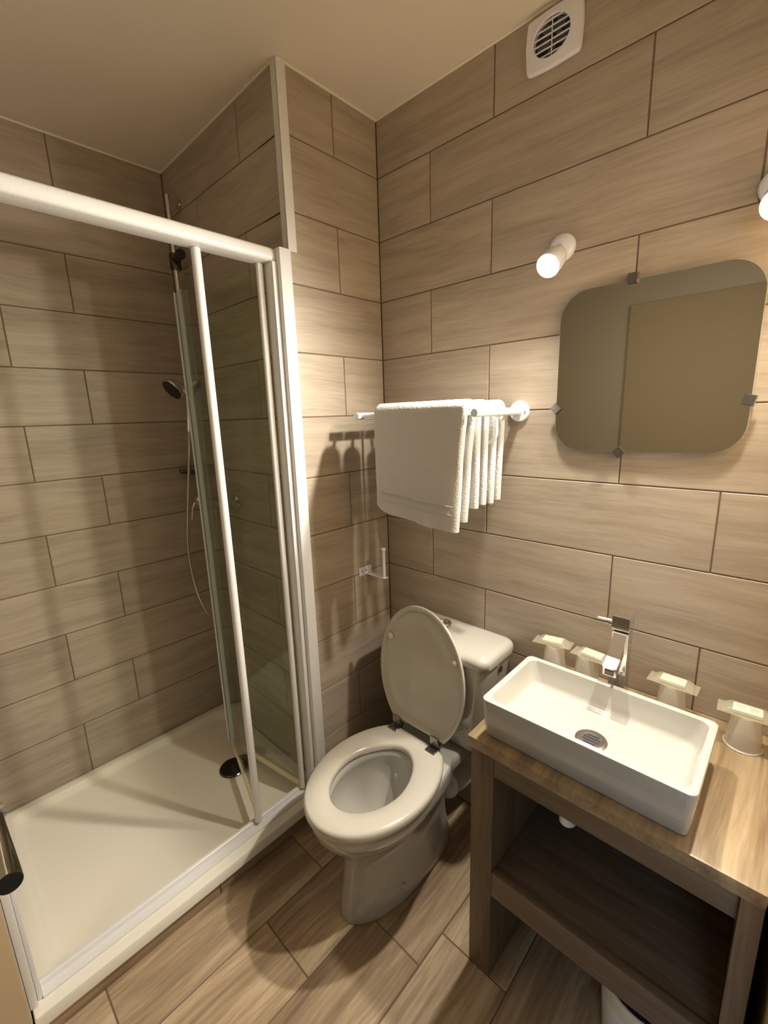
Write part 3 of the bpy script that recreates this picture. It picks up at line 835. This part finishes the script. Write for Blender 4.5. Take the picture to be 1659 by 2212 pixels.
# ------------------------------------------------------------------ basin
BX0, BX1, BY0, BY1, BZ0, BZ1 = 0.703, 1.139, -0.4415, -0.180, 0.7505, 0.851
t = thing('wash_basin', 'white rectangular countertop basin on the wood-look worktop', 'basin', (0.924, -0.32, BZ0))
def bl_(x0, x1, y0, y1, z, r):
    return rect_loop(x0, x1, y0, y1, z, r, 6)
def bq(d, z, r): return bl_(BX0+d, BX1-d, BY0+d, BY1-d, z, r)
w1 = 0.014
mb = MB().rings([bq(0.012, BZ0, 0.012), bq(0.008, BZ0+0.004, 0.014), bq(0.004, BZ0+0.04, 0.015), bq(0.0, BZ1-0.006, 0.016), bq(0.0012, BZ1-0.002, 0.016), bq(0.005, BZ1, 0.015),
                 bq(w1-0.003, BZ1, 0.018), bq(w1+0.001, BZ1-0.003, 0.020), bq(w1+0.004, BZ1-0.02, 0.024), bq(w1+0.012, BZ0+0.048, 0.028), bq(w1+0.018, BZ0+0.040, 0.030), bq(w1+0.028, BZ0+0.037, 0.030),
                 bl_(0.926-0.034, 0.926+0.034, -0.330-0.034, -0.330+0.034, BZ0+0.0335, 0.0338)])
mb.build('bowl', 'ceramic', t, smooth=40)
dc = Vector((0.926, -0.330, BZ0+0.034))
dd = MB().lathe([(0.034, 0.0), (0.034, 0.0016), (0.031, 0.0034), (0.022, 0.0030), (0.021, 0.0018), (0.0, 0.0018)], dc, n=36, cap1=False).build('drain', 'chrome_dull', t, smooth=40)
for k in range(4):
    x = -0.0135+0.009*k
    ln = math.sqrt(0.0185**2-x*x)
    MB().box(dc.x-ln, dc.x+ln, dc.y+x-0.0022, dc.y+x+0.0022, dc.z+0.0019, dc.z+0.0024).build('drain_slot', 'fan_dark', dd)
MB().lathe([(0.020, 0.700), (0.020, 0.652), (0.026, 0.650), (0.026, 0.628), (0.018, 0.626), (0.018, 0.59), (0.0, 0.589)], (0.905, -0.385, 0), n=24, cap1=False).build('waste_pipe', 'pipe_plastic', t, smooth=40)

# ------------------------------------------------------------------ tap
KX, KY = 0.922, -0.132
t = thing('basin_tap', 'tall square chrome tap behind the basin', 'tap', (KX, KY, 0.75))
MB().box(KX-0.019, KX+0.019, KY-0.019, KY+0.019, 0.7505, 0.978, 0.0012, 2).build('column', 'chrome', t)
MB().box(KX-0.0205, KX+0.0205, KY-0.0225, KY+0.0205, 0.984, 1.020, 0.0012, 2).build('handle_block', 'chrome', t)
MB().box(KX-0.014, KX+0.014, KY-0.014, KY+0.014, 0.978, 0.984).build('neck', 'dark_metal', t)
MB().tube([(KX-0.012, KY-0.016, 1.004), (KX-0.052, KY-0.030, 1.009)], 0.0035, n=14).build('lever', 'chrome', t, smooth=60)
sp = MB()
sec0 = [Vector((KX+a*0.0150, KY-0.0185, zz)) for a, zz in ((-1, 0.934), (1, 0.934), (1, 0.974), (-1, 0.974))]
sec1 = [Vector((KX+a*0.0150, yy, zz)) for a, yy, zz in ((-1, KY-0.066, 0.898), (1, KY-0.066, 0.898), (1, KY-0.060, 0.928), (-1, KY-0.060, 0.928))]
sec2 = [Vector((KX+a*0.0150, yy, zz)) for a, yy, zz in ((-1, KY-0.083, 0.889), (1, KY-0.083, 0.889), (1, KY-0.088, 0.914), (-1, KY-0.088, 0.914))]
sp.rings([sec0, sec1, sec2])
sp = sp.build('spout', 'chrome', t)
MB().box(KX-0.010, KX+0.010, KY-0.0885, KY-0.0845, 0.894, 0.906).build('aerator', 'dark_metal', sp)

# ------------------------------------------------------------------ cups and soap sachets
def cup(x, y, label, yaw, plabel, dz=0.0, tilt=0.0, dx=0.0):
    z = 0.7502
    c = MB().lathe([(0.0335, 0.0012), (0.0365, 0.0), (0.0378, 0.0014), (0.0365, 0.0030), (0.0345, 0.0034), (0.0268, 0.078), (0.0255, 0.0805), (0.0, 0.0805)], (x, y, z), n=36, cap0=False, cap1=False)
    o = c.build('plastic_cup', 'cup_plastic', smooth=45)
    tag(o, label, 'cup', 'upturned cups on the worktop')
    px, pz = x+dx, z+0.0822
    t = thing('soap_sachet', plabel, 'soap', (px, y, pz), 'wrapped soaps on the cups')
    X = Matrix.Translation((px, y, pz+dz)) @ Matrix.Rotation(yaw, 4, 'Z') @ Matrix.Rotation(tilt, 4, 'Y')
    base = MB(); base.box(-0.055, 0.055, -0.025, 0.025, -0.0004, 0.0004)
    base.build('wrapper_base', 'film', t, xf=X)
    n = 6
    pil = MB()
    def pr_(hx, hy, r, z): return [Vector((a, b, z)) for a, b in rrect(hx, hy, r, 4)]
    pil.rings([pr_(0.046, 0.024, 0.006, 0.0006), pr_(0.042, 0.0225, 0.006, 0.005), pr_(0.034, 0.019, 0.005, 0.0112), pr_(0.030, 0.0165, 0.004, 0.0125)], cap0=False)
    pil.build('wrapper', 'film', t, smooth=50, xf=X)
    sb = MB(); sb.box(-0.027, 0.027, -0.0165, 0.0165, 0.0008, 0.0112, 0.0025, 2)
    s = sb.build('soap_bar', 'soap', t, smooth=40, xf=X)
    lb = MB()
    lb.box(-0.021, -0.003, -0.009, 0.008, 0.0113, 0.0116)
    lb.box(0.002, 0.019, -0.010, 0.009, 0.0113, 0.0116)
    lb.build('print', 'label_mark', s, xf=X)
cup(0.722, -0.048, 'upturned frosted plastic cup nearest the toilet', 0.10, 'wrapped soap on the cup nearest the toilet', tilt=-0.06, dz=0.004, dx=-0.006)
cup(0.818, -0.052, 'upturned frosted plastic cup just left of the tap', -0.05, 'wrapped soap just left of the tap', tilt=0.03, dz=0.0022, dx=0.014)
cup(1.028, -0.048, 'upturned frosted plastic cup right of the tap, half hidden by the basin', -0.03, 'wrapped soap right of the tap', tilt=0.0)
cup(1.178, -0.074, 'upturned frosted plastic cup standing clear at the right end', 0.05, 'wrapped soap on the cup at the right end', tilt=0.0)

# ------------------------------------------------------------------ waste bin
t = thing('waste_bin', 'white plastic waste bin on the floor under the vanity shelf', 'bin', (1.092, -0.332, 0))
MB().lathe([(0.080, 0.001), (0.084, 0.005), (0.100, 0.240), (0.103, 0.242), (0.103, 0.251), (0.100, 0.253), (0.097, 0.251), (0.081, 0.008), (0.0, 0.007)], (1.092, -0.332, 0), n=40, cap1=False).build('bucket', 'bin_plastic', t, smooth=40)
bg = MB().lathe([(0.0945, 0.18), (0.0985, 0.2525), (0.1035, 0.2540), (0.1050, 0.251), (0.1045, 0.21)], (1.092, -0.332, 0), n=40, cap0=False, cap1=False)
bg.build('liner', 'film', t, smooth=50)
